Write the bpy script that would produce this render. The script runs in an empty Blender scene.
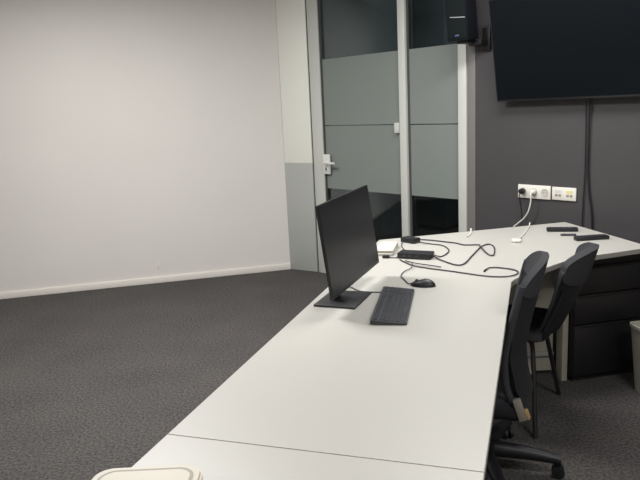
import bpy, bmesh, math, random
from mathutils import Vector, Matrix
random.seed(7)
C = bpy.context.scene.collection
R = math.radians
# ------------------------------------------------------------------ camera, world, light, exposure
cam_d = bpy.data.cameras.new('camera'); cam = bpy.data.objects.new('camera', cam_d); C.objects.link(cam)
cam_d.sensor_fit = 'HORIZONTAL'; cam_d.sensor_width = 36.0; cam_d.lens = 36.0*670.13/640.0
cam_d.clip_start = 0.05; cam_d.clip_end = 100
_r = Vector((0.99886673, -0.0094796, -0.04664104)); _u = Vector((0.04759463, 0.19894802, 0.97885363)); _f = Vector((0, 0.97996419, -0.19917374))
M3 = Matrix((_r, _u, -_f)).transposed()
cam.matrix_world = Matrix.Translation((0, 0, 1.54)) @ M3.to_4x4()
bpy.context.scene.camera = cam
w = bpy.data.worlds.new('world'); bpy.context.scene.world = w; w.use_nodes = True
w.node_tree.nodes['Background'].inputs['Color'].default_value = (0.5, 0.55, 0.6, 1)
w.node_tree.nodes['Background'].inputs['Strength'].default_value = 0.05
vs = bpy.context.scene.view_settings
vs.view_transform = 'Standard'; vs.look = 'None'; vs.gamma = 1; vs.use_curve_mapping = False
vs.exposure = 0.10
CEIL = 2.75
LIGHT_COL = (1.0, 0.990, 0.985)
LAMPS = [(-1.0, 3.5, 74), (-1.6, 4.4, 18), (1.0, 3.4, 41), (-1.0, -1.2, 34), (-2.9, 0.2, 14), (1.6, 0.6, 46)]
for i, (x, y, p) in enumerate(LAMPS):
    d = bpy.data.lights.new('lamp_light', 'AREA'); d.shape = 'RECTANGLE'; d.size = 1.15; d.size_y = 0.26
    d.energy = p; d.color = LIGHT_COL; d.spread = R(180)
    o = bpy.data.objects.new('lamp_light', d); C.objects.link(o); o.location = (x, y, CEIL-0.035); o.rotation_euler = (0, 0, R(-18.3))
# unseen cool fill light, added to brighten the neighbouring room behind the glass
d = bpy.data.lights.new('corridor_fill', 'POINT'); d.shadow_soft_size = 0.12; d.energy = 24.0; d.color = (0.85, 0.95, 1.0)
o = bpy.data.objects.new('corridor_fill', d); C.objects.link(o); o.location = (1.83, 6.41, 2.35)

# ------------------------------------------------------------------ materials
def mat(name, col, rough=0.5, metal=0.0, spec=0.5, noise=0.0, scale=20.0, bump=0.0, bscale=200.0, emit=0.0, coat=0.0):
    m = bpy.data.materials.new(name); m.use_nodes = True
    nt = m.node_tree; b = nt.nodes['Principled BSDF']
    b.inputs['Base Color'].default_value = (*col, 1); b.inputs['Roughness'].default_value = rough
    b.inputs['Metallic'].default_value = metal; b.inputs['Specular IOR Level'].default_value = spec
    b.inputs['Coat Weight'].default_value = coat
    tc = nt.nodes.new('ShaderNodeTexCoord')
    if noise > 0:
        n = nt.nodes.new('ShaderNodeTexNoise'); n.inputs['Scale'].default_value = scale; n.inputs['Detail'].default_value = 4
        nt.links.new(tc.outputs['Object'], n.inputs['Vector'])
        r = nt.nodes.new('ShaderNodeValToRGB'); nt.links.new(n.outputs['Fac'], r.inputs['Fac'])
        r.color_ramp.elements[0].position = 0.3; r.color_ramp.elements[1].position = 0.7
        r.color_ramp.elements[0].color = (*[c*(1-noise) for c in col], 1)
        r.color_ramp.elements[1].color = (*[min(1, c*(1+noise)) for c in col], 1)
        nt.links.new(r.outputs['Color'], b.inputs['Base Color'])
    if bump > 0:
        n2 = nt.nodes.new('ShaderNodeTexNoise'); n2.inputs['Scale'].default_value = bscale
        nt.links.new(tc.outputs['Object'], n2.inputs['Vector'])
        bp = nt.nodes.new('ShaderNodeBump'); bp.inputs['Strength'].default_value = bump; bp.inputs['Distance'].default_value = 0.003
        nt.links.new(n2.outputs['Fac'], bp.inputs['Height']); nt.links.new(bp.outputs['Normal'], b.inputs['Normal'])
    if emit > 0:
        b.inputs['Emission Color'].default_value = (*col, 1); b.inputs['Emission Strength'].default_value = emit
    return m

def s(r, g, b):     # sRGB 0-255 to linear
    f = lambda c: (c/255)/12.92 if c/255 <= 0.04045 else ((c/255+0.055)/1.055)**2.4
    return (f(r), f(g), f(b))

M = {}
M['wall_white'] = mat('white_paint', s(217, 213, 207), 0.75, noise=0.015, scale=1.5, bump=0.05, bscale=150, spec=0.3)
M['wall_dark'] = mat('charcoal_paint', s(69, 67, 68), 0.6, noise=0.03, scale=3, bump=0.05, bscale=150, spec=0.3)
M['base'] = mat('baseboard_paint', s(225, 220, 212), 0.45, noise=0.01)
M['column_up'] = mat('column_paint', s(232, 232, 222), 0.5, noise=0.006, scale=4)
M['column_low'] = mat('column_guard', s(170, 172, 167), 0.35, noise=0.02, scale=4)
M['frame'] = mat('light_aluminium', s(198, 200, 194), 0.4, noise=0.01, metal=0.0)
M['seal'] = mat('dark_seal', s(70, 70, 66), 0.6, noise=0.02)
M['strip'] = mat('grey_brown_post', s(116, 113, 110), 0.5, noise=0.02)
M['ceil'] = mat('ceiling_tile', s(225, 224, 220), 0.9, noise=0.02, scale=60)
M['top'] = mat('white_laminate', s(180, 178, 171), 0.38, noise=0.008, scale=3, bump=0.02, bscale=400)
M['edge'] = mat('desk_edge_band', s(160, 157, 149), 0.45, noise=0.01)
M['deskmetal'] = mat('pale_grey_metal', s(150, 150, 144), 0.45, noise=0.02)
M['panel'] = mat('beige_grey_panel', s(165, 161, 148), 0.6, noise=0.03, scale=6)
M['cab'] = mat('black_cabinet', s(23, 21, 23), 0.5, noise=0.08, scale=8)
M['card'] = mat('white_card', s(196, 193, 185), 0.6, noise=0.01)
M['grille'] = mat('speaker_cloth', s(26, 31, 32), 0.9, noise=0.1, scale=200, spec=0.1)
M['spkbox'] = mat('speaker_box_black', s(15, 17, 24), 0.6, noise=0.04, spec=0.3)
M['cabgap'] = mat('cabinet_gap_black', s(10, 10, 10), 0.7, noise=0.05)
M['plastic'] = mat('black_plastic', s(27, 27, 30), 0.45, noise=0.06, scale=30)
M['dgrey'] = mat('dark_grey_plastic', s(62, 62, 66), 0.5, noise=0.04, scale=30)
M['key'] = mat('key_plastic', s(55, 57, 61), 0.55, noise=0.04, scale=60)
M['keytop'] = mat('key_tops', s(43, 45, 50), 0.6, noise=0.04, scale=60)
M['screen'] = mat('matte_screen', s(15, 17, 23), 0.33, noise=0.05, scale=4, spec=0.42)
M['tvscreen'] = mat('television_panel', s(9, 14, 18), 0.3, noise=0.05, scale=2, spec=0.2)
M['fabric'] = mat('black_mesh_fabric', s(23, 24, 29), 0.9, noise=0.15, scale=180, bump=0.4, bscale=700)
M['backfab'] = mat('dark_grey_mesh', s(49, 50, 54), 0.85, noise=0.12, scale=160, bump=0.4, bscale=700)
M['chairframe'] = mat('chair_black', s(24, 25, 30), 0.5, noise=0.05)
M['seatshell'] = mat('black_shell', s(17, 18, 23), 0.55, noise=0.05)
M['tan'] = mat('tan_tag', s(176, 148, 104), 0.6, noise=0.08, scale=60)
M['greytag'] = mat('grey_bracket', s(140, 134, 124), 0.5, noise=0.05)
M['white'] = mat('white_plastic', s(226, 223, 214), 0.4, noise=0.01)
M['offwhite'] = mat('bin_plastic', s(176, 174, 160), 0.5, noise=0.02)
M['cream'] = mat('cream_plastic', s(190, 182, 164), 0.45, noise=0.015)
M['creamgroove'] = mat('cream_groove', s(142, 133, 118), 0.5, noise=0.03)
M['cable'] = mat('cable_rubber', s(58, 54, 56), 0.6, noise=0.05)
M['wcable'] = mat('white_cable', s(215, 212, 204), 0.5, noise=0.02)
M['metal'] = mat('handle_metal', s(225, 225, 220), 0.35, metal=0.2, noise=0.02)
M['yellow'] = mat('yellow_label', s(222, 210, 150), 0.6, noise=0.02)
M['paleblue'] = mat('pale_label', s(205, 208, 200), 0.6, noise=0.02)
M['sockethole'] = mat('socket_recess', s(190, 186, 176), 0.5, noise=0.02)
M['logo'] = mat('logo_grey', s(165, 170, 172), 0.4, noise=0.02)
M['badge'] = mat('badge_blue', s(84, 90, 130), 0.4, noise=0.02)
M['darkroom'] = mat('neighbour_wall', s(112, 118, 119), 0.8, noise=0.05, scale=2)
M['darkroom2'] = mat('neighbour_wall_panel', s(84, 92, 95), 0.7, noise=0.05, scale=2)
M['sofa'] = mat('dark_upholstery', s(30, 33, 38), 0.8, noise=0.1, scale=40)
M['diffuser'] = mat('lamp_diffuser', (1.0, 0.965, 0.9), 0.5, noise=0.005, emit=1.0)

def carpet():
    m = bpy.data.materials.new('charcoal_carpet'); m.use_nodes = True; nt = m.node_tree; b = nt.nodes['Principled BSDF']
    b.inputs['Roughness'].default_value = 0.95; b.inputs['Specular IOR Level'].default_value = 0.1
    tc = nt.nodes.new('ShaderNodeTexCoord')
    n1 = nt.nodes.new('ShaderNodeTexNoise'); n1.inputs['Scale'].default_value = 75; n1.inputs['Detail'].default_value = 6; n1.inputs['Roughness'].default_value = 0.75
    n2 = nt.nodes.new('ShaderNodeTexNoise'); n2.inputs['Scale'].default_value = 2.2; n2.inputs['Detail'].default_value = 3
    for n in (n1, n2): nt.links.new(tc.outputs['Object'], n.inputs['Vector'])
    r = nt.nodes.new('ShaderNodeValToRGB'); e = r.color_ramp.elements
    e[0].position = 0.36; e[0].color = (*s(50, 48, 48), 1); e[1].position = 0.64; e[1].color = (*s(100, 97, 95), 1)
    nt.links.new(n1.outputs['Fac'], r.inputs['Fac'])
    r2 = nt.nodes.new('ShaderNodeValToRGB'); e = r2.color_ramp.elements
    e[0].position = 0.3; e[0].color = (0.84, 0.84, 0.85, 1); e[1].position = 0.7; e[1].color = (1, 1, 0.98, 1)
    nt.links.new(n2.outputs['Fac'], r2.inputs['Fac'])
    mx = nt.nodes.new('ShaderNodeMix'); mx.data_type = 'RGBA'; mx.blend_type = 'MULTIPLY'; mx.inputs['Factor'].default_value = 1
    nt.links.new(r.outputs['Color'], mx.inputs['A']); nt.links.new(r2.outputs['Color'], mx.inputs['B'])
    nt.links.new(mx.outputs['Result'], b.inputs['Base Color'])
    bp = nt.nodes.new('ShaderNodeBump'); bp.inputs['Strength'].default_value = 0.35; bp.inputs['Distance'].default_value = 0.004
    nt.links.new(n1.outputs['Fac'], bp.inputs['Height']); nt.links.new(bp.outputs['Normal'], b.inputs['Normal'])
    return m
M['carpet'] = carpet()

def glass_mat(name, tint, mixf, rough):
    m = bpy.data.materials.new(name); m.use_nodes = True; nt = m.node_tree; nt.nodes.clear()
    out = nt.nodes.new('ShaderNodeOutputMaterial'); mix = nt.nodes.new('ShaderNodeMixShader')
    tr = nt.nodes.new('ShaderNodeBsdfTransparent'); tr.inputs['Color'].default_value = (*tint, 1)
    gl = nt.nodes.new('ShaderNodeBsdfGlossy'); gl.inputs['Roughness'].default_value = rough
    fr = nt.nodes.new('ShaderNodeFresnel'); fr.inputs['IOR'].default_value = 1.45
    mt = nt.nodes.new('ShaderNodeMath'); mt.operation = 'MULTIPLY'; mt.inputs[1].default_value = mixf
    nt.links.new(fr.outputs[0], mt.inputs[0]); nt.links.new(mt.outputs[0], mix.inputs[0])
    nt.links.new(tr.outputs[0], mix.inputs[1]); nt.links.new(gl.outputs[0], mix.inputs[2]); nt.links.new(mix.outputs[0], out.inputs[0])
    return m
M['glass'] = glass_mat('clear_glass', (0.66, 0.70, 0.71), 0.6, 0.03)
M['film'] = mat('frosted_film', s(124, 131, 126), 0.4, noise=0.01, scale=2, spec=0.4)

# ------------------------------------------------------------------ mesh helpers
def bm_box(bm, lo, hi, bev=0.0, seg=2, mtx=None):
    v = [bm.verts.new((x, y, z)) for x in (lo[0], hi[0]) for y in (lo[1], hi[1]) for z in (lo[2], hi[2])]
    idx = [(0, 1, 3, 2), (4, 6, 7, 5), (0, 4, 5, 1), (2, 3, 7, 6), (0, 2, 6, 4), (1, 5, 7, 3)]
    fs = [bm.faces.new([v[i] for i in q]) for q in idx]
    verts = list(v)
    if bev > 0:
        eds = list({e for f in fs for e in f.edges})
        res = bmesh.ops.bevel(bm, geom=eds, offset=bev, segments=seg, affect='EDGES', profile=0.5)
        verts = list({x for f in res['faces'] for x in f.verts} | {x for x in verts if x.is_valid})
    if mtx is not None:
        bmesh.ops.transform(bm, matrix=mtx, verts=[x for x in verts if x.is_valid])
def bm_prism(bm, pts, z0, z1, mtx=None):
    a = [bm.verts.new((x, y, z0)) for x, y in pts]; b = [bm.verts.new((x, y, z1)) for x, y in pts]
    n = len(pts); bm.faces.new(a[::-1]); bm.faces.new(b)
    for i in range(n): bm.faces.new((a[i], a[(i+1) % n], b[(i+1) % n], b[i]))
    if mtx is not None: bmesh.ops.transform(bm, matrix=mtx, verts=a+b)
def rrect(w, h, r, seg=5):
    pts = []
    for cx, cy, a0 in ((w/2-r, h/2-r, 0), (-w/2+r, h/2-r, 90), (-w/2+r, -h/2+r, 180), (w/2-r, -h/2+r, 270)):
        for k in range(seg+1):
            a = R(a0+90*k/seg); pts.append((cx+r*math.cos(a), cy+r*math.sin(a)))
    return pts
def spline(pts, n=6):
    P = [Vector(p) for p in pts]
    if len(P) < 3: return P
    P = [2*P[0]-P[1]] + P + [2*P[-1]-P[-2]]; out = []
    for i in range(1, len(P)-2):
        for k in range(n):
            t = k/n
            out.append(0.5*((2*P[i]) + (P[i+1]-P[i-1])*t + (2*P[i-1]-5*P[i]+4*P[i+1]-P[i+2])*t*t + (3*P[i]-P[i-1]-3*P[i+1]+P[i+2])*t**3))
    out.append(P[-2]); return out
def bm_tube(bm, pts, r, seg=10, smooth=True, n=6, radii=None):
    P = spline(pts, n) if smooth else [Vector(p) for p in pts]
    rings = []; up = None
    for i, p in enumerate(P):
        t = (P[min(i+1, len(P)-1)]-P[max(i-1, 0)]).normalized()
        if up is None:
            up = Vector((0, 0, 1)) if abs(t.z) < 0.9 else Vector((1, 0, 0))
        a = t.cross(up).normalized(); b = a.cross(t).normalized(); up = b
        rr = r if radii is None else radii[0]+(radii[1]-radii[0])*i/(len(P)-1)
        rings.append([bm.verts.new(p+a*math.cos(2*math.pi*k/seg)*rr+b*math.sin(2*math.pi*k/seg)*rr) for k in range(seg)])
    for i in range(len(rings)-1):
        for k in range(seg): bm.faces.new((rings[i][k], rings[i][(k+1) % seg], rings[i+1][(k+1) % seg], rings[i+1][k]))
    bm.faces.new(rings[0][::-1]); bm.faces.new(rings[-1])
def bm_lathe(bm, prof, seg=24, mtx=None):
    rings = []
    for r, z in prof: rings.append([bm.verts.new((r*math.cos(2*math.pi*k/seg), r*math.sin(2*math.pi*k/seg), z)) for k in range(seg)])
    for i in range(len(rings)-1):
        for k in range(seg): bm.faces.new((rings[i][k], rings[i][(k+1) % seg], rings[i+1][(k+1) % seg], rings[i+1][k]))
    bm.faces.new(rings[0][::-1]); bm.faces.new(rings[-1])
    if mtx is not None: bmesh.ops.transform(bm, matrix=mtx, verts=[v for q in rings for v in q])
def bm_grid(bm, f, nu, nv, thick):
    """curved sheet of real thickness: f(u,v) in 0..1 gives a point; offset along the normal"""
    def nrm(u, v):
        e = 1e-3; a = f(min(u+e, 1), v)-f(max(u-e, 0), v); b = f(u, min(v+e, 1))-f(u, max(v-e, 0))
        return a.cross(b).normalized()
    A = [[None]*(nv+1) for _ in range(nu+1)]; B = [[None]*(nv+1) for _ in range(nu+1)]
    for i in range(nu+1):
        for j in range(nv+1):
            u, v = i/nu, j/nv; p = f(u, v); n = nrm(u, v); A[i][j] = bm.verts.new(p+n*thick/2); B[i][j] = bm.verts.new(p-n*thick/2)
    for i in range(nu):
        for j in range(nv):
            bm.faces.new((A[i][j], A[i+1][j], A[i+1][j+1], A[i][j+1])); bm.faces.new((B[i][j], B[i][j+1], B[i+1][j+1], B[i+1][j]))
    for i in range(nu):
        bm.faces.new((A[i][0], B[i][0], B[i+1][0], A[i+1][0])); bm.faces.new((A[i][nv], A[i+1][nv], B[i+1][nv], B[i][nv]))
    for j in range(nv):
        bm.faces.new((A[0][j], A[0][j+1], B[0][j+1], B[0][j])); bm.faces.new((A[nu][j], B[nu][j], B[nu][j+1], A[nu][j+1]))
def obj(name, bm, m, parent=None, loc=(0, 0, 0), rot=(0, 0, 0), smooth=False):
    bmesh.ops.recalc_face_normals(bm, faces=bm.faces[:])
    me = bpy.data.meshes.new(name); bm.to_mesh(me); bm.free()
    if smooth:
        for p in me.polygons: p.use_smooth = True
        me.set_sharp_from_angle(angle=R(38))
    me.materials.append(M[m]); o = bpy.data.objects.new(name, me); C.objects.link(o)
    o.location = loc; o.rotation_euler = rot
    if parent is not None: o.parent = parent
    return o
def box(name, lo, hi, m, parent=None, bev=0.0, loc=(0, 0, 0), rot=(0, 0, 0)):
    bm = bmesh.new(); bm_box(bm, lo, hi, bev); return obj(name, bm, m, parent, loc, rot, smooth=bev > 0)
def tube(name, pts, r, m, parent=None, smooth=True, seg=8, **k):
    bm = bmesh.new(); bm_tube(bm, pts, r, seg, smooth, **k); return obj(name, bm, m, parent, smooth=True)
def tag(o, label, cat, group=None):
    o['label'] = label; o['category'] = cat
    if group: o['group'] = group
    return o
def thing(name, label, cat, loc, rz=0.0, group=None):
    o = bpy.data.objects.new(name, None); o.empty_display_size = 0.1; C.objects.link(o)
    o.location = loc; o.rotation_euler = (0, 0, rz); return tag(o, label, cat, group)
def st(o): o['kind'] = 'structure'; return o

# ------------------------------------------------------------------ room shell
A = Vector((-0.295, 6.249)); B = Vector((-0.0264, 6.0797)); GD = Vector((0.66835, -0.74385)); WR = math.atan2(GD.y, GD.x)
def W(sv, z, out=0.0):   # point on the partition plane: s metres right of its left end, out metres into the room
    p = B + GD*sv + Vector((-0.74385, -0.66835))*out; return (p.x, p.y, z)
Cc = B + GD*6.0
LW = Vector((0.97361, 0.22820))
Fp = A - LW*4.2
st(box('floor', (-7, -3.5, -0.1), (8, 10.5, 0.0), 'carpet'))
st(box('ceiling', (-7, -3.5, CEIL), (8, 10.5, CEIL+0.1), 'ceil'))
def wallseg(name, p, q, m, z0=0.0, z1=CEIL, th=0.12, side=1):
    d = (q-p); L = d.length; o = box(name, (0, 0 if side > 0 else -th, z0), (L, th if side > 0 else 0, z1), m)
    o.location = (p.x, p.y, 0); o.rotation_euler = (0, 0, math.atan2(d.y, d.x)); return st(o)
wallseg('wall_left', Fp, A, 'wall_white')
wallseg('wall_right', B+GD*1.742, Cc, 'wall_dark')
E1 = Vector((3.0, -3.0)); E2 = Vector((-4.6, -3.0))
wallseg('wall_east', Cc, E1, 'wall_white'); wallseg('wall_back', E1, E2, 'wall_white'); wallseg('wall_west', E2, Fp, 'wall_white')
bo = box('baseboard_left', (0, -0.014, 0), ((A-Fp).length, 0.0, 0.058), 'base', bev=0.003)
bo.location = (Fp.x, Fp.y, 0); bo.rotation_euler = (0, 0, math.atan2(LW.y, LW.x)); st(bo)
# column between the white wall and the glass door, painted above, guard sheet below
d = B-A; ang = math.atan2(d.y, d.x); L = d.length
o = st(box('trim_1', (0, 0, 1.016), (L-0.012, 0.12, CEIL), 'column_up', bev=0.004)); o.location = (A.x, A.y, 0); o.rotation_euler = (0, 0, ang)
o = st(box('trim_2', (0, -0.002, 0), (L-0.012, 0.12, 1.016), 'column_low', bev=0.004)); o.location = (A.x, A.y, 0); o.rotation_euler = (0, 0, ang)
o = st(box('trim_3', (L-0.012, 0.012, 0), (L+0.004, 0.12, CEIL), 'seal')); o.location = (A.x, A.y, 0); o.rotation_euler = (0, 0, ang)
# glass door leaf with its frame (local x along the partition)
def part_at(o): o.location = (B.x, B.y, 0); o.rotation_euler = (0, 0, WR); return o
dr = st(part_at(bpy.data.objects.new('door_1', None))); C.objects.link(dr)
TOPZ = 2.62
def lbox(name, x0, x1, y0, y1, z0, z1, m, par, bev=0.0): return box(name, (x0, y0, z0), (x1, y1, z1), m, par, bev)
lbox('frame_post', 0.004, 0.135, 0.0, 0.07, 0, TOPZ, 'frame', dr, 0.004)
lbox('seal', 0.135, 0.149, 0.012, 0.06, 0, TOPZ, 'seal', dr)
lbox('rail', 0.149, 1.03, 0.005, 0.06, 0.0, 0.09, 'frame', dr, 0.003)
lbox('rail', 0.149, 1.03, 0.005, 0.06, TOPZ-0.07, TOPZ, 'frame', dr, 0.003)
lbox('glass_pane', 0.15, 1.03, 0.028, 0.036, 0.09, TOPZ-0.07, 'glass', dr)
lbox('frosted_film', 0.15, 1.03, 0.024, 0.0275, 1.353, 1.912, 'film', dr)
lbox('frosted_film', 0.15, 1.03, 0.024, 0.0275, 0.796, 1.346, 'film', dr)
h = bmesh.new(); bm_box(h, (0.140, -0.012, 0.925), (0.225, 0.006, 1.10), 0.006); obj('handle_plate', h, 'metal', dr, smooth=True)
tube('lever', [(0.188, -0.01, 1.03), (0.188, -0.05, 1.03), (0.21, -0.055, 1.03), (0.33, -0.055, 1.028)], 0.010, 'metal', dr, smooth=False, seg=12)
h = bmesh.new(); bm_box(h, (0.170, -0.014, 0.955), (0.186, -0.010, 0.985), 0.003); obj('keyhole', h, 'seal', dr, smooth=True)
lbox('hinge', 0.985, 1.03, -0.012, 0.03, 1.285, 1.365, 'frame', dr, 0.006)
wn = st(part_at(bpy.data.objects.new('window_1', None))); C.objects.link(wn)
lbox('mullion', 1.034, 1.104, -0.004, 0.05, 0, TOPZ, 'frame', wn, 0.006)
lbox('frame_post', 1.592, 1.664, -0.008, 0.07, 0, TOPZ, 'frame', wn, 0.006)
lbox('seal', 1.104, 1.124, 0.02, 0.05, 0, TOPZ, 'seal', wn)
lbox('glass_pane', 1.112, 1.592, 0.028, 0.036, 0.05, TOPZ-0.05, 'glass', wn)
lbox('frosted_film', 1.112, 1.592, 0.024, 0.0275, 1.353, 1.912, 'film', wn)
lbox('frosted_film', 1.112, 1.592, 0.024, 0.0275, 0.796, 1.346, 'film', wn)
lbox('rail', 1.112, 1.592, 0.01, 0.06, 0, 0.05, 'frame', wn)
lbox('rail', 1.112, 1.592, 0.01, 0.06, TOPZ-0.05, TOPZ, 'frame', wn)
st(part_at(box('trim_4', (1.664, 0.004, 0), (1.734, 0.1, CEIL), 'strip', bev=0.003)))
st(part_at(box('trim_5', (1.734, 0.02, 0), (1.744, 0.1, CEIL), 'seal')))
st(part_at(box('trim_6', (-0.01, -0.005, TOPZ), (1.68, 0.1, CEIL), 'frame')))
# neighbouring room behind the glass
N0 = B + Vector((0.74385, 0.66835))*3.2
o = st(part_at(box('wall_neighbour', (-2.5, 3.2, 0), (4.5, 3.3, CEIL), 'darkroom')))
o = st(part_at(box('wall_neighbour_side', (-0.75, 0.12, 0), (-0.65, 3.2, CEIL), 'darkroom')))
o = st(part_at(box('wall_neighbour_end', (3.4, 0.13, 0), (3.5, 3.2, CEIL), 'darkroom')))
o = st(part_at(box('door_2', (1.3, 3.16, 0), (2.25, 3.2, 2.1), 'darkroom2', bev=0.004)))
def nroom(name, label, cat, s0, yy): return thing(name, label, cat, (*(B + GD*s0 + Vector((0.74385, 0.66835))*yy), 0), WR)
sd = nroom('sideboard', 'dark low sideboard seen through the glass beside the mullion', 'sideboard', 1.75, 1.15)
box('body', (-0.35, -0.2, 0.06), (0.45, 0.2, 0.70), 'sofa', sd, 0.01); box('worktop', (-0.37, -0.22, 0.70), (0.47, 0.22, 0.73), 'cab', sd, 0.004)
for x in (-0.3, 0.4):
    for y in (-0.15, 0.15): box('leg', (x-0.02, y-0.02, 0), (x+0.02, y+0.02, 0.06), 'cab', sd)

cu = nroom('cupboard', 'tall dark cupboard seen dimly through the glass door above the frosted band', 'cupboard', -0.42, 2.45)
box('body', (-0.22, -0.25, 0.05), (0.20, 0.25, 2.72), 'darkroom2', cu, 0.006); box('plinth', (-0.20, -0.24, 0), (0.17, 0.24, 0.05), 'cab', cu)
for y0, y1 in ((-0.248, -0.002), (0.002, 0.248)):
    dd_ = box('door', (0.20, y0, 0.07), (0.218, y1, 2.70), 'darkroom2', cu, 0.003)
    box('handle', (0.218, (y0 if y0 > 0 else y1)-0.012+(0.03 if y0 > 0 else -0.02), 1.0), (0.232, (y0 if y0 > 0 else y1)+(0.03 if y0 > 0 else -0.02), 1.16), 'cab', dd_, 0.003)

# ------------------------------------------------------------------ desks
DR = R(-18.3)
EU = Vector((0.94943, -0.31398)); EV = Vector((0.31398, 0.94943))
def desk_top(t, pts, z0=0.715, z1=0.74):
    bm = bmesh.new(); bm_prism(bm, pts, z0, z1)
    bmesh.ops.recalc_face_normals(bm, faces=bm.faces[:])
    eds = [e for e in bm.edges if abs(e.verts[0].co.z-e.verts[1].co.z) < 1e-5]
    bmesh.ops.bevel(bm, geom=eds, offset=0.0015, segments=2, affect='EDGES')
    o = obj('desktop', bm, 'top', t, smooth=True)
    o.data.materials.append(M['edge'])
    for p in o.data.polygons:
        if abs(p.normal.z) < 0.2: p.material_index = 1
    return o
SL = Vector((-0.4095, 1.567)); SR = Vector((0.332, 1.322))
LF = SL + EV*2.41
P_bk = Vector((1.544, 4.136)); P_end = Vector((1.70, 3.345)); P_f1 = Vector((1.353, 3.226)); P_f2 = Vector((1.232, 3.187)); P_dr = Vector((0.838, 2.858))
t = thing('corner_desk', 'white laminate corner desk holding the monitor, keyboard and cables', 'desk', (0.4, 2.9, 0))
off = Vector((0.4, 2.9))
pl = [SL+EV*0.0006, SR+EV*0.0006, P_dr-EV*0.04+EU*0.0, P_dr+Vector((0.02, 0.012)), P_f2, P_f1, P_end, P_bk, LF]
desk_top(t, [tuple(p-off) for p in pl])
def lpt(p, z): q = Vector(p)-off; return (q.x, q.y, z)
def leg_box(par, c, z1, m='deskmetal', w=0.06, dd=0.06, rz=DR, o0=off, name='leg'):
    bm = bmesh.new(); bm_box(bm, (-w/2, -dd/2, 0), (w/2, dd/2, z1), 0.004)
    q = Vector(c)-o0; return obj(name, bm, m, par, (q.x, q.y, 0), (0, 0, rz), smooth=True)
leg_box(t, SL+EV*0.10+EU*0.12, 0.715); leg_box(t, SR+EV*0.10-EU*0.16, 0.715); leg_box(t, LF+Vector((0.16, -0.10)), 0.715)
ad = Vector((0.97767, 0.21014)); AR = math.atan2(ad.y, ad.x)
leg_box(t, (1.285, 3.438), 0.715, 'panel', 0.034, 0.06, AR, name='leg')
leg_box(t, (1.55, 3.98), 0.715)
bm = bmesh.new(); bm_box(bm, (0.62-off.x, 3.495-off.y, 0.03), (1.255-off.x, 3.513-off.y, 0.705), 0.002); obj('modesty_panel', bm, 'panel', t, smooth=True)
bm = bmesh.new(); bm_box(bm, (0.62-off.x, 3.475-off.y, 0.12), (1.255-off.x, 3.494-off.y, 0.145), 0.004); obj('crossbar', bm, 'deskmetal', t, smooth=True)
bm = bmesh.new(); bm_tube(bm, [lpt(SL+EV*0.18+EU*0.12, 0.69), lpt(SL+EV*2.15+EU*0.12, 0.69)], 0.018, 8, False); obj('rail', bm, 'deskmetal', t)
# nearer desk, butted against the corner desk at the seam
t2 = thing('desk', 'plain white desk in the foreground, butted against the corner desk at a thin seam', 'desk', (-0.3, 0.75, 0)); off2 = Vector((-0.3, 0.75))
q = [SL-EV*1.6, SR-EV*1.6, SR-EV*0.0006, SL-EV*0.0006]
desk_top(t2, [tuple(p-off2) for p in q])
for c in (SL-EV*0.12+EU*0.12, SR-EV*0.12-EU*0.16, SL-EV*1.48+EU*0.12, SR-EV*1.48-EU*0.12): leg_box(t2, c, 0.715, o0=off2)

# ------------------------------------------------------------------ drawer cabinet under the far desk end
cab = thing('drawer_cabinet', 'black drawer cabinet standing under the far right end of the corner desk', 'cabinet', (1.323, 3.372, 0), AR)
cw, cdp, ch = 0.43, 0.50, 0.700
box('body', (0, 0.02, 0.03), (cw, cdp, ch), 'cab', cab, 0.004); box('plinth', (0.01, 0.03, 0), (cw-0.01, cdp-0.02, 0.03), 'cabgap', cab)
zs = [0.035, 0.325, 0.49, 0.645, 0.697]
for k in range(4): 
    dq = box('drawer' if k < 3 else 'top_panel', (0.002, 0.0, zs[k]+0.003), (cw-0.002, 0.02, zs[k+1]-0.004), 'cab', cab, 0.003)
    if k < 3: box('handle_strip', (0.0+0.02, -0.004, zs[k+1]-0.016), (cw-0.02, 0.0, zs[k+1]-0.008), 'cabgap', dq)

# ------------------------------------------------------------------ monitor, keyboard, mouse
mt = thing('monitor', 'thin black computer monitor seen at a steep angle on the corner desk', 'monitor', (0.134, 2.748, 0.741), R(-18.3-3.33))
# local x = towards the user, y = along the screen width
mw, mh = 0.63, 0.368; tilt = R(-7.3)
TM = Matrix.Translation((0, 0, 0.245)) @ Matrix.Rotation(tilt, 4, 'Y')
bm = bmesh.new(); bm_box(bm, (-0.012, -mw/2, -mh/2), (-0.001, mw/2, mh/2), 0.003, mtx=TM); obj('casing', bm, 'plastic', mt, smooth=True)
bm = bmesh.new(); bm_box(bm, (-0.038, -mw/2+0.12, -mh/2+0.03), (-0.010, mw/2-0.12, mh/2-0.08), 0.01, mtx=TM); obj('rear_housing', bm, 'plastic', mt, smooth=True)
bm = bmesh.new(); bm_box(bm, (-0.002, -mw/2+0.004, -mh/2+0.012), (0.0005, mw/2-0.004, mh/2-0.004), 0, mtx=TM); obj('screen', bm, 'screen', mt)
MB_ = Vector((-0.08, -0.10))
bm = bmesh.new(); bm_box(bm, (-0.105, -0.135, 0.0), (0.073, 0.090, 0.008), 0.003, mtx=Matrix.Translation((0, -0.072, 0))); obj('base', bm, 'plastic', mt, smooth=True)
bm = bmesh.new(); bm_box(bm, (-0.062, -0.135, 0.006), (-0.040, -0.055, 0.26), 0.004, mtx=Matrix.Translation((0, 0, 0))); obj('stand_column', bm, 'plastic', mt, smooth=True)
bm = bmesh.new(); bm_box(bm, (-0.055, -0.120, 0.20), (-0.02, -0.065, 0.25), 0.004); obj('stand_arm', bm, 'plastic', mt, smooth=True)

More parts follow.
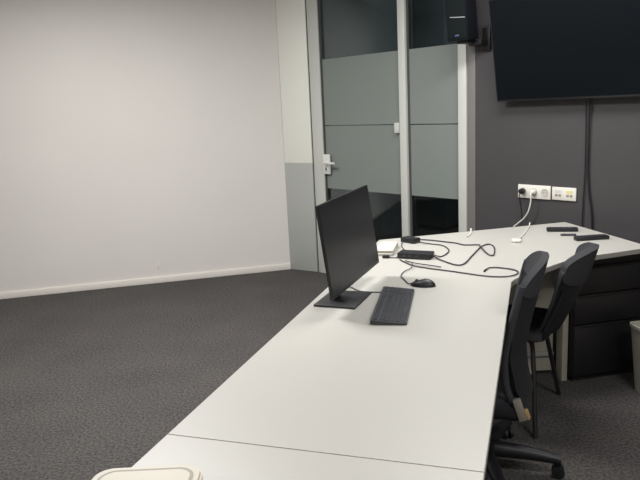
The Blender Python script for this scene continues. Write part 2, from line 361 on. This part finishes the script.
kb = thing('keyboard', 'dark grey full-size keyboard in front of the monitor', 'keyboard', (0.281, 2.548, 0.7405), R(-12))
bm = bmesh.new(); bm_prism(bm, rrect(0.134, 0.46, 0.012), 0.001, 0.012); 
for v in bm.verts:
    if v.co.z > 0.01: v.co.z += 0.006*(-v.co.x/0.067)*1.0
obj('body', bm, 'key', kb, smooth=True)
bm = bmesh.new(); rows = 6
for r_ in range(rows):
    x = 0.052 - r_*0.0195 - (0.004 if r_ == 5 else 0); y = -0.220
    while y < 0.214:
        wk = 0.0175
        if r_ == 0 and -0.13 < y < -0.03: wk = 0.105
        if r_ in (1, 2, 3) and y < -0.215: wk = 0.026
        blk = 0.067 < y+wk/2 < 0.078 or 0.137 < y+wk/2 < 0.147
        z = 0.012+0.006*(-x/0.067)
        if not blk: bm_box(bm, (x-0.0082, y, z-0.002), (x+0.0082, y+wk-0.0018, z+0.003), 0.0012, 1)
        y += wk+0.0015 if not blk else 0.008
obj('keys', bm, 'keytop', kb, smooth=True)
bm = bmesh.new(); bm_tube(bm, [(0, 0, 0), (0.0, 0.0001, 0)], 0.001, 4, False); bm.free()
kc = Matrix.Rotation(R(12), 3, 'Z')
def tolocal(ps, org, rz): 
    m = Matrix.Rotation(-rz, 3, 'Z'); return [m @ (Vector(p)-Vector(org)) for p in ps]
tube('cable', tolocal([(0.07, 2.86, 0.7445), (0.124, 2.843, 0.7445), (0.145, 2.799, 0.7445), (0.177, 2.762, 0.7445), (0.25, 2.742, 0.744), (0.28, 2.74, 0.750)], (0.281, 2.548, 0.7405), R(-12)), 0.0024, 'cable', kb)

ms = thing('computer_mouse', 'small black corded mouse beyond the keyboard', 'mouse', (0.440, 2.822, 0.7405), R(-22))
bm = bmesh.new(); nu, nv = 16, 10; rings = []
for j in range(nv+1):
    a = math.pi/2*j/nv; k = math.cos(a)
    rings.append([bm.verts.new((0.056*k*math.cos(2*math.pi*i/nu)*(1 if math.cos(2*math.pi*i/nu) < 0 else 1), 0.031*k*math.sin(2*math.pi*i/nu), 0.002+0.028*math.sin(a)*(1.0+0.15*math.cos(2*math.pi*i/nu)))) for i in range(nu)] if j < nv else [])
top = bm.verts.new((0.002, 0, 0.0302))
for j in range(nv-1):
    for i in range(nu): bm.faces.new((rings[j][i], rings[j][(i+1) % nu], rings[j+1][(i+1) % nu], rings[j+1][i]))
for i in range(nu): bm.faces.new((rings[nv-1][i], rings[nv-1][(i+1) % nu], top))
bm.faces.new(rings[0][::-1]); obj('body', bm, 'plastic', ms, smooth=True)
bm = bmesh.new(); bm_lathe(bm, [(0.003, -0.004), (0.009, -0.003), (0.009, 0.003), (0.003, 0.004)], 14, Matrix.Translation((-0.028, 0, 0.020)) @ Matrix.Rotation(R(90), 4, 'X')); obj('scroll_wheel', bm, 'dgrey', ms, smooth=True)
tube('cable', tolocal([(0.392, 2.842, 0.748), (0.380, 2.860, 0.7445), (0.371, 2.94, 0.7445), (0.366, 2.998, 0.7445), (0.389, 3.068, 0.7445), (0.43, 3.119, 0.748), (0.442, 3.160, 0.7525), (0.45, 3.215, 0.7535)], (0.440, 2.822, 0.7405), R(-22)), 0.0023, 'cable', ms)

# ------------------------------------------------------------------ chargers and cables on the desk
br = thing('docking_station', 'long black docking station lying among the cables on the corner desk', 'docking station', (0.490, 3.365, 0.7405), R(-24))
bm = bmesh.new(); bm_box(bm, (-0.088, -0.045, 0), (0.088, 0.040, 0.030), 0.005); obj('body', bm, 'plastic', br, smooth=True)
for x in (-0.05, -0.02, 0.015): box('port', (x-0.008, -0.0458, 0.012), (x+0.008, -0.0445, 0.020), 'dgrey', br)
tube('cable', tolocal([(0.575, 3.345, 0.75), (0.60, 3.27, 0.745), (0.649, 3.156, 0.7445), (0.695, 3.168, 0.7445), (0.771, 3.327, 0.7445), (0.854, 3.502, 0.7445), (0.898, 3.569, 0.7445), (0.927, 3.576, 0.744), (0.931, 3.51, 0.744), (0.903, 3.392, 0.744), (0.872, 3.31, 0.745), (0.854, 3.355, 0.747), (0.859, 3.50, 0.749), (0.862, 3.565, 0.747), (0.82, 3.585, 0.744), (0.784, 3.596, 0.7445), (0.755, 3.65, 0.7445), (0.704, 3.696, 0.7445), (0.64, 3.754, 0.7445), (0.575, 3.78, 0.747)], (0.490, 3.365, 0.7405), R(-24)), 0.0036, 'cable', br)
adp = thing('power_adapter', 'small black power adapter near the back edge of the corner desk', 'adapter', (0.520, 3.745, 0.7405), R(-50))
bm = bmesh.new(); bm_box(bm, (-0.055, -0.032, 0), (0.045, 0.032, 0.028), 0.006); obj('body', bm, 'plastic', adp, smooth=True)
tube('cable', tolocal([(0.553, 3.704, 0.75), (0.616, 3.675, 0.7445), (0.668, 3.623, 0.7445), (0.68, 3.515, 0.7445), (0.651, 3.423, 0.7445), (0.610, 3.365, 0.744), (0.578, 3.365, 0.752)], (0.515, 3.765, 0.7405), R(-50)), 0.0032, 'cable', adp)
tube('cable', tolocal([(0.475, 3.80, 0.748), (0.447, 3.673, 0.7445), (0.452, 3.541, 0.7445), (0.470, 3.452, 0.75)], (0.515, 3.765, 0.7405), R(-50)), 0.0022, 'cable', adp)
lc = thing('laptop_cable', 'thin dark cable ending in a flat open loop near the desk edge', 'cable', (0.7, 3.0, 0.7405))
tube('cord', tolocal([(0.401, 3.314, 0.7445), (0.444, 3.187, 0.7448), (0.498, 3.126, 0.7445), (0.56, 3.074, 0.7445), (0.621, 3.024, 0.7445), (0.728, 2.929, 0.7445), (0.797, 2.898, 0.7445), (0.853, 2.906, 0.7445), (0.894, 2.952, 0.7445), (0.892, 3.009, 0.7445), (0.84, 3.058, 0.7445), (0.795, 3.067, 0.7445), (0.765, 3.03, 0.7445)], (0.7, 3.0, 0.7405), 0), 0.0032, 'cable', lc)
tube('plug', tolocal([(0.768, 3.035, 0.7445), (0.752, 3.005, 0.7445)], (0.7, 3.0, 0.7405), 0), 0.004, 'plastic', lc, smooth=False)
sc_ = thing('short_cable', 'short thin cable lying just in front of the docking station', 'cable', (0.48, 3.2, 0.7405))
tube('cord', tolocal([(0.425, 3.29, 0.7445), (0.463, 3.215, 0.748), (0.51, 3.17, 0.748), (0.575, 3.125, 0.7445)], (0.48, 3.2, 0.7405), 0), 0.0027, 'cable', sc_)
dg = thing('usb_dongle', 'tiny black adapter plug left of the docking station', 'adapter', (0.338, 3.385, 0.7405), R(-20))
bm = bmesh.new(); bm_box(bm, (-0.018, -0.012, 0), (0.018, 0.012, 0.014), 0.004); obj('body', bm, 'plastic', dg, smooth=True)
tube('cable', [(0.016, 0.0, 0.006), (0.04, -0.002, 0.003), (0.056, 0.004, 0.004), (0.060, 0.010, 0.006)], 0.0027, 'cable', dg)
wb = thing('white_box', 'flat white box at the far left corner of the corner desk', 'box', (0.362, 3.56, 0.7405), R(-14))
bm = bmesh.new(); bm_box(bm, (-0.05, -0.135, 0), (0.048, 0.115, 0.015), 0.003); obj('tray', bm, 'card', wb, smooth=True)
bm = bmesh.new(); bm_box(bm, (-0.047, -0.13, 0.015), (0.045, 0.112, 0.020), 0); obj('gap', bm, 'creamgroove', wb)
bm = bmesh.new(); bm_box(bm, (-0.05, -0.122, 0.020), (0.048, 0.115, 0.027), 0.003); obj('lid', bm, 'card', wb, smooth=True)

# remotes by the wall
def remote(loc, rz, L, w_, h_, label, m='plastic', buttons=True, name='remote_control'):
    r_ = thing(name, label, 'remote control', loc, R(rz), None)
    bm = bmesh.new(); bm_box(bm, (-L/2, -w_/2, 0), (L/2, w_/2, h_), h_*0.3); obj('body', bm, m, r_, smooth=True)
    if buttons:
        bm = bmesh.new()
        for i in range(7):
            for j in range(3): bm_box(bm, (-L/2+0.02+i*L*0.11, -w_/2+0.007+j*w_*0.29, h_-0.0005), (-L/2+0.028+i*L*0.11, -w_/2+0.013+j*w_*0.29, h_+0.0012), 0)
        obj('buttons', bm, 'dgrey', r_)
    return r_
remote((1.423, 3.855, 0.7405), -13, 0.175, 0.045, 0.022, 'black remote control nearest the wall sockets')
remote((1.488, 3.592, 0.7405), 4, 0.185, 0.050, 0.022, 'black remote control closest to the right end of the corner desk')
pn = thing('pointer', 'thin grey stick pointer between the two black remotes', 'pointer', (1.410, 3.722, 0.7405), R(-10))
bm = bmesh.new(); bm_box(bm, (-0.042, -0.010, 0), (0.042, 0.010, 0.010), 0.003); obj('body', bm, 'dgrey', pn, smooth=True)
bm = bmesh.new(); bm_box(bm, (-0.03, -0.004, 0.0098), (-0.015, 0.004, 0.0112), 0.0004); obj('button', bm, 'plastic', pn)

# white charger plug with short lead
wp = thing('charger_plug', 'white charger plug with a short lead on the far desk surface', 'charger', (1.085, 3.615, 0.7405), R(-18))
bm = bmesh.new(); bm_box(bm, (-0.028, -0.018, 0), (0.024, 0.018, 0.018), 0.006); obj('body', bm, 'white', wp, smooth=True)
for x in (-0.012, 0.012): tube('pin', [(x, -0.016, 0.009), (x, -0.032, 0.009)], 0.0025, 'metal', wp, smooth=False)
tube('lead', tolocal([(1.10, 3.635, 0.755), (1.135, 3.71, 0.746), (1.172, 3.786, 0.744), (1.239, 3.925, 0.744), (1.285, 4.03, 0.746), (1.30, 4.066, 0.760)], (1.085, 3.615, 0.7405), R(-18)), 0.0036, 'wcable', wp)
wt = thing('white_lead', 'short white cable end at the back edge of the desk below the glass', 'cable', (0.88, 3.87, 0.7405))
tube('cord', tolocal([(0.915, 3.99, 0.744), (0.902, 3.92, 0.7445), (0.88, 3.86, 0.744), (0.85, 3.80, 0.7445)], (0.88, 3.87, 0.7405), 0), 0.0036, 'wcable', wt)
tube('connector', tolocal([(0.913, 3.965, 0.748), (0.921, 4.0, 0.750)], (0.88, 3.87, 0.7405), 0), 0.006, 'white', wt, smooth=False)

# ------------------------------------------------------------------ wall sockets
def wall_thing(name, label, cat, s0, z, out=0.0, group=None): return thing(name, label, cat, W(s0, z, out), WR, group)
ws = wall_thing('wall_socket', 'white triple power socket on the charcoal wall above the desk', 'socket', 2.207, 0.897)
bm = bmesh.new(); bm_box(bm, (-0.119, -0.012, -0.045), (0.119, 0, 0.045), 0.003); obj('plate', bm, 'white', ws, smooth=True)
for k in (-1, 0, 1):
    bm = bmesh.new(); bm_lathe(bm, [(0.026, 0), (0.026, 0.003), (0.021, 0.003), (0.019, 0.001)], 24, Matrix.Translation((k*0.079, -0.0118, 0)) @ Matrix.Rotation(R(90), 4, 'X')); so = obj('socket_insert', bm, 'sockethole', ws, smooth=True)
    for x in (-0.0095, 0.0095):
        bm = bmesh.new(); bm_lathe(bm, [(0.0025, 0), (0.0025, 0.001)], 8, Matrix.Translation((k*0.079+x, -0.0125, 0)) @ Matrix.Rotation(R(90), 4, 'X')); obj('pin_hole', bm, 'seal', so)
ds = wall_thing('data_socket', 'white double network outlet with pale and yellow labels on the charcoal wall', 'socket', 2.419, 0.897)
bm = bmesh.new(); bm_box(bm, (-0.082, -0.012, -0.042), (0.082, 0, 0.042), 0.003); obj('plate', bm, 'white', ds, smooth=True)
for k, lm in ((-1, 'paleblue'), (1, 'yellow')):
    box('label', (k*0.039-0.022, -0.0135, 0.004), (k*0.039+0.022, -0.0118, 0.024), lm, ds)
    bm = bmesh.new()
    for x in (-0.012, 0.012): bm_box(bm, (k*0.039+x-0.009, -0.0135, -0.018), (k*0.039+x+0.009, -0.0118, -0.004), 0.001)
    obj('port', bm, 'creamgroove', ds)
bp_ = wall_thing('black_plug', 'black mains plug in the leftmost hole of the triple socket', 'plug', 2.128, 0.90, 0.0145)
bm = bmesh.new(); bm_lathe(bm, [(0.017, 0), (0.019, 0.004), (0.018, 0.03), (0.011, 0.042)], 18, Matrix.Rotation(R(90), 4, 'X')); obj('body', bm, 'plastic', bp_, smooth=True)
tube('cable', [(0, -0.035, -0.005), (0.0, -0.046, -0.03), (0.003, -0.032, -0.09), (0.006, -0.02, -0.2), (0.0, -0.02, -0.4), (-0.02, -0.02, -0.85)], 0.0035, 'plastic', bp_)
wq = wall_thing('white_plug', 'white mains plug and cable in the middle of the triple socket', 'plug', 2.207, 0.897, 0.0145)
bm = bmesh.new(); bm_lathe(bm, [(0.018, 0), (0.02, 0.004), (0.018, 0.026), (0.010, 0.036)], 18, Matrix.Rotation(R(90), 4, 'X')); obj('body', bm, 'white', wq, smooth=True)
tube('cable', [(0, -0.03, -0.005), (0.004, -0.045, -0.02), (0.006, -0.045, -0.06), (-0.01, -0.05, -0.13), (-0.045, -0.05, -0.18), (-0.085, -0.055, -0.215), (-0.12, -0.055, -0.26), (-0.13, -0.05, -0.42), (-0.12, -0.04, -0.85)], 0.0048, 'wcable', wq)

# ------------------------------------------------------------------ television and its cables
tv = wall_thing('television', 'large black flat television mounted on the charcoal wall, tilted downwards', 'television', 2.535, 1.4955)
TB = Matrix.Translation((0, -0.08, 0)) @ Matrix.Rotation(R(9.7), 4, 'X')
hw, th_ = 0.571, 0.655
bm = bmesh.new(); bm_box(bm, (-hw, 0.0, 0), (hw, 0.02, th_), 0.003, mtx=TB); obj('casing', bm, 'plastic', tv, smooth=True)
bm = bmesh.new(); bm_box(bm, (-hw+0.008, -0.0015, 0.014), (hw-0.008, 0.002, th_-0.008), 0, mtx=TB); obj('screen', bm, 'tvscreen', tv)
bm = bmesh.new(); bm_box(bm, (-0.4, 0.018, 0.06), (0.4, 0.05, 0.42), 0.008, mtx=TB); obj('rear_housing', bm, 'plastic', tv, smooth=True)
bm = bmesh.new(); bm_box(bm, (-0.22, -0.012, 0.1), (0.22, -0.001, 0.5), 0.003); bm_box(bm, (-0.18, -0.14, 0.36), (-0.15, -0.01, 0.40), 0.003); bm_box(bm, (0.15, -0.14, 0.36), (0.18, -0.01, 0.40), 0.003); obj('wall_mount', bm, 'plastic', tv, smooth=True)
c1 = wall_thing('television_cable', 'left of the two thin black cables hanging from the television', 'cable', 2.556, 0)
tube('cord', [(0.0, -0.035, 1.56), (0.0, -0.02, 1.40), (0.0, -0.012, 1.10), (-0.004, -0.012, 0.90), (-0.008, -0.012, 0.70), (-0.01, -0.02, 0.012)], 0.0042, 'plastic', c1)
c2 = wall_thing('television_cable', 'right, thicker one of the two black cables hanging from the television', 'cable', 2.574, 0)
tube('cord', [(0.0, -0.035, 1.56), (0.0, -0.02, 1.40), (0.0, -0.012, 1.10), (0.012, -0.012, 0.92), (0.040, -0.012, 0.70), (0.045, -0.02, 0.012)], 0.0062, 'plastic', c2)

# ------------------------------------------------------------------ wall speaker
sp = wall_thing('wall_speaker', 'black loudspeaker on a wall bracket beside the television', 'speaker', 1.750, 1.915)
SM = Matrix.Translation((0, -0.09, 0)) @ Matrix.Rotation(R(4), 4, 'X') @ Matrix.Rotation(R(-2), 4, 'Y')
bm = bmesh.new(); bm_box(bm, (-0.084, -0.125, 0.0), (0.078, 0, 0.31), 0.008, mtx=SM); obj('cabinet', bm, 'spkbox', sp, smooth=True)
bm = bmesh.new(); bm_box(bm, (-0.080, -0.132, 0.012), (0.074, -0.123, 0.302), 0.004, mtx=SM); gr_ = obj('grille', bm, 'grille', sp, smooth=True)
bm = bmesh.new(); bm_box(bm, (-0.065, -0.1345, 0.148), (0.055, -0.1315, 0.153), 0.0, mtx=SM @ Matrix.Rotation(R(7), 4, 'Y')); obj('trim_line', bm, 'logo', sp)
bm = bmesh.new(); bm_box(bm, (-0.016, -0.1345, 0.030), (0.016, -0.1315, 0.040), 0.001, mtx=SM); obj('badge', bm, 'badge', sp)
bm = bmesh.new(); bm_box(bm, (0.055, -0.022, -0.075), (0.118, 0, 0.075), 0.003); bm_box(bm, (0.0, -0.10, -0.040), (0.100, -0.018, -0.004), 0.004); bm_box(bm, (-0.045, -0.17, -0.024), (0.045, -0.08, 0.004), 0.004); obj('bracket', bm, 'plastic', sp, smooth=True)

# ------------------------------------------------------------------ chairs
def interp(tab, z):
    if z <= tab[0][0]: return tab[0][1]
    for (a, p), (b, q) in zip(tab, tab[1:]):
        if z <= b:
            t = (z-a)/(b-a); t = t*t*(3-2*t) if False else t; return p+(q-p)*t
    return tab[-1][1]
def back(name, par, m, width, z0, z1, prof, curve, topr, thick, lower=0.85, shift=0.0, botr=0.08):
    """curved seat back: prof gives how far back its side edges stand at each height, curve how much deeper its middle is"""
    def f(u, v):
        z = z0+(z1-z0)*v; wf = lower+(1-lower)*min(1, v*1.5)
        if v > 1-topr: wf *= max(0.35, math.sqrt(max(0, 1-((v-(1-topr))/topr)**2*0.88)))
        if v < botr: wf *= math.sqrt(max(0.3, 1-((botr-v)/botr)**2*0.7))
        x = (u-0.5)*width*wf
        return Vector((x, interp(prof, z)-curve*(1-(2*x/width)**2)+shift, z))
    bm = bmesh.new(); bm_grid(bm, f, 20, 26, thick); return obj(name, bm, m, par, smooth=True)
SWR = 70
sw = thing('swivel_chair', 'black swivel office chair with five-star base tucked under the long desk edge', 'chair', (0.640, 2.575, 0), R(SWR))
bm = bmesh.new(); bm_box(bm, (-0.23, -0.175, 0.335), (0.23, 0.26, 0.41), 0.03, 4); obj('seat', bm, 'fabric', sw, smooth=True)
bm = bmesh.new(); bm_box(bm, (-0.10, -0.15, 0.30), (0.10, 0.12, 0.336), 0.012); obj('tilt_mechanism', bm, 'chairframe', sw, smooth=True)
PR = [(0.34, -0.135), (0.45, -0.108), (0.57, -0.096), (0.68, -0.117), (0.81, -0.147), (0.95, -0.180)]
back('backrest', sw, 'fabric', 0.42, 0.38, 0.915, PR, 0.062, 0.24, 0.020, lower=0.75)
back('head_pad', sw, 'backfab', 0.425, 0.80, 0.930, PR, 0.060, 0.70, 0.026, lower=1.0, botr=0.3)
for sx in (-1, 1):
    bm = bmesh.new(); bm_tube(bm, [(sx*0.196, -0.150, 0.345), (sx*0.199, -0.130, 0.40), (sx*0.201, -0.108, 0.46), (sx*0.203, -0.100, 0.57), (sx*0.205, -0.118, 0.68), (sx*0.207, -0.146, 0.81), (sx*0.205, -0.160, 0.86)], 0.014, 10)
    obj('back_frame', bm, 'backfab', sw, smooth=True)
    BMx = Matrix.Translation((sx*0.222, -0.150, 0.395)) @ Matrix.Rotation(R(-18), 4, 'X')
    bm = bmesh.new(); bm_box(bm, (-0.012, -0.020, -0.050), (0.012, 0.008, 0.034), 0.003, mtx=BMx)
    o = obj('bracket', bm, 'greytag', sw, smooth=True); o['label'] = 'grey bracket at the seat corner'
    bm = bmesh.new(); bm_box(bm, (-0.011, -0.034, -0.048), (0.011, -0.020, -0.012), 0.002, mtx=BMx)
    if sx < 0: obj('tan_face', bm, 'tan', o, smooth=True)
    else: bm.free()
bm = bmesh.new(); bm_lathe(bm, [(0.028, 0.09), (0.028, 0.20), (0.018, 0.20), (0.018, 0.31)], 18); obj('gas_lift', bm, 'chairframe', sw, smooth=True)
bm = bmesh.new(); bm_lathe(bm, [(0.05, 0.065), (0.058, 0.08), (0.055, 0.125), (0.03, 0.14)], 18); obj('hub', bm, 'chairframe', sw, smooth=True)
def caster(par, x, y, a):
    bm = bmesh.new()
    for s_ in (-1, 1): bm_lathe(bm, [(0.012, -0.009), (0.025, -0.008), (0.025, 0.008), (0.012, 0.009)], 18, Matrix.Translation((x, y, 0.0255)) @ Matrix.Rotation(a, 4, 'Z') @ Matrix.Translation((0, s_*0.014, 0)) @ Matrix.Rotation(R(90), 4, 'X'))
    bm_box(bm, (-0.012, -0.006, 0.03), (0.012, 0.006, 0.068), 0.002, mtx=Matrix.Translation((x, y, 0)) @ Matrix.Rotation(a, 4, 'Z'))
    return obj('caster', bm, 'plastic', par, smooth=True)
for k in range(5):
    a = R(-17-SWR+72*k)
    x, y = 0.30*math.cos(a), 0.30*math.sin(a)
    bm = bmesh.new(); bm_tube(bm, [(0.03*math.cos(a), 0.03*math.sin(a), 0.10), (0.6*x, 0.6*y, 0.092), (x*1.03, y*1.03, 0.075)], 0.02, 10, True, radii=(0.036, 0.020)); lg = obj('base_leg', bm, 'chairframe', sw, smooth=True)
    caster(lg, x, y, a+0.9*k)

vc = thing('visitor_chair', 'black four-legged shell chair at the inner corner of the desk', 'chair', (0.930, 3.112, 0), R(59))
def seat_f(u, v):
    x = (u-0.5)*0.44*(1-0.10*abs(2*v-1)**3); y = -0.17+0.44*v
    z = 0.430+0.03*(2*u-1)**2-0.03*(v**4)*0.6
    return Vector((x, y, z))
bm = bmesh.new(); bm_grid(bm, seat_f, 14, 14, 0.03); obj('seat', bm, 'seatshell', vc, smooth=True)
PV = [(0.44, -0.125), (0.50, -0.155), (0.61, -0.205), (0.75, -0.255), (0.86, -0.285)]
back('backrest', vc, 'seatshell', 0.39, 0.455, 0.845, PV, 0.080, 0.22, 0.018, shift=0.010)
back('back_pad', vc, 'backfab', 0.38, 0.70, 0.855, PV, 0.077, 0.40, 0.036, lower=1.0, shift=0.010, botr=0.3)
for sx in (-1, 1):
    tube('back_frame', [(sx*0.15, -0.10, 0.425), (sx*0.165, -0.165, 0.45), (sx*0.17, -0.20, 0.54), (sx*0.165, -0.255, 0.68)], 0.011, 'chairframe', vc)
    for sy in (-1, 1):
        tube('leg', [(sx*0.12, sy*0.10, 0.418), (sx*0.14, sy*0.12, 0.36), ((0.26 if sy < 0 else 0.22)*sx, (-0.165 if sy < 0 else 0.15), 0.0)], 0.011, 'chairframe', vc, seg=10)

# ------------------------------------------------------------------ bin and cream case
bn = thing('waste_bin', 'pale plastic waste bin in front of the black drawer cabinet', 'bin', (1.700, 3.205, 0), R(10))
bm = bmesh.new()
o1 = rrect(0.19, 0.19, 0.03); 
def ringz(sc2, z): return [bm.verts.new((x*sc2, y*sc2, z)) for x, y in o1]
rs = [ringz(0.9, 0.0), ringz(1.18, 0.345), ringz(1.23, 0.345), ringz(1.23, 0.36), ringz(1.15, 0.36), ringz(0.86, 0.01)]
for i in range(len(rs)-1):
    n = len(o1)
    for k in range(n): bm.faces.new((rs[i][k], rs[i][(k+1) % n], rs[i+1][(k+1) % n], rs[i+1][k]))
bm.faces.new(rs[0][::-1]); bm.faces.new(rs[-1]); obj('body', bm, 'offwhite', bn, smooth=True)
cr = thing('storage_case', 'cream plastic case with rounded corners and raised rim on the foreground desk', 'case', (-0.357, 1.074, 0.7405), R(0))
def rr_prism(name, w_, h_, r_, z0, z1, m, par, yc=0.0, bev=0.0):
    bm = bmesh.new(); bm_prism(bm, [(x, y+yc) for x, y in rrect(w_, h_, r_, 8)], z0, z1)
    if bev:
        bmesh.ops.recalc_face_normals(bm, faces=bm.faces[:])
        eds = [e for e in bm.edges if abs(e.verts[0].co.z-z1) < 1e-6 and abs(e.verts[1].co.z-z1) < 1e-6]
        bmesh.ops.bevel(bm, geom=eds, offset=bev, segments=3, affect='EDGES')
    return obj(name, bm, m, par, smooth=True)
rr_prism('body', 0.216, 0.29, 0.040, 0, 0.112, 'cream', cr, bev=0.005)
rr_prism('groove', 0.186, 0.262, 0.034, 0.1105, 0.1125, 'creamgroove', cr)
rr_prism('lid', 0.173, 0.247, 0.028, 0.1122, 0.1136, 'cream', cr, bev=0.0006)
cl = box('cable_clip', (-0.005, -0.006, 0), (0.005, 0, 0.055), 'base', None, 0.002)
cl.location = (-1.4885, 5.9675, 0.13); cl.rotation_euler = (0, 0, math.atan2(LW.y, LW.x)); tag(cl, 'tiny pale clip on the white wall just above the baseboard', 'clip')

# ------------------------------------------------------------------ ceiling lamps
for i, (x, y, p) in enumerate(LAMPS):
    c = thing('ceiling_lamp', 'rectangular ceiling lamp panel in a row above the office', 'lamp', (x, y, CEIL), R(-18.3), 'ceiling lamps')
    c['label'] = 'rectangular ceiling lamp ' + ['over the carpet before the glass door', 'close to the far end of the white wall', 'over the far end of the corner desk', 'over the carpet left of the foreground desk', 'furthest from the desks, over open carpet', 'over the carpet right of the desks'][i]
    bm = bmesh.new()
    for lo, hi in (((-0.62, -0.17, -0.03), (0.62, -0.14, 0)), ((-0.62, 0.14, -0.03), (0.62, 0.17, 0)), ((-0.62, -0.14, -0.03), (-0.59, 0.14, 0)), ((0.59, -0.14, -0.03), (0.62, 0.14, 0))): bm_box(bm, lo, hi)
    obj('frame', bm, 'frame', c); box('diffuser', (-0.59, -0.14, -0.02), (0.59, 0.14, -0.005), 'diffuser', c)
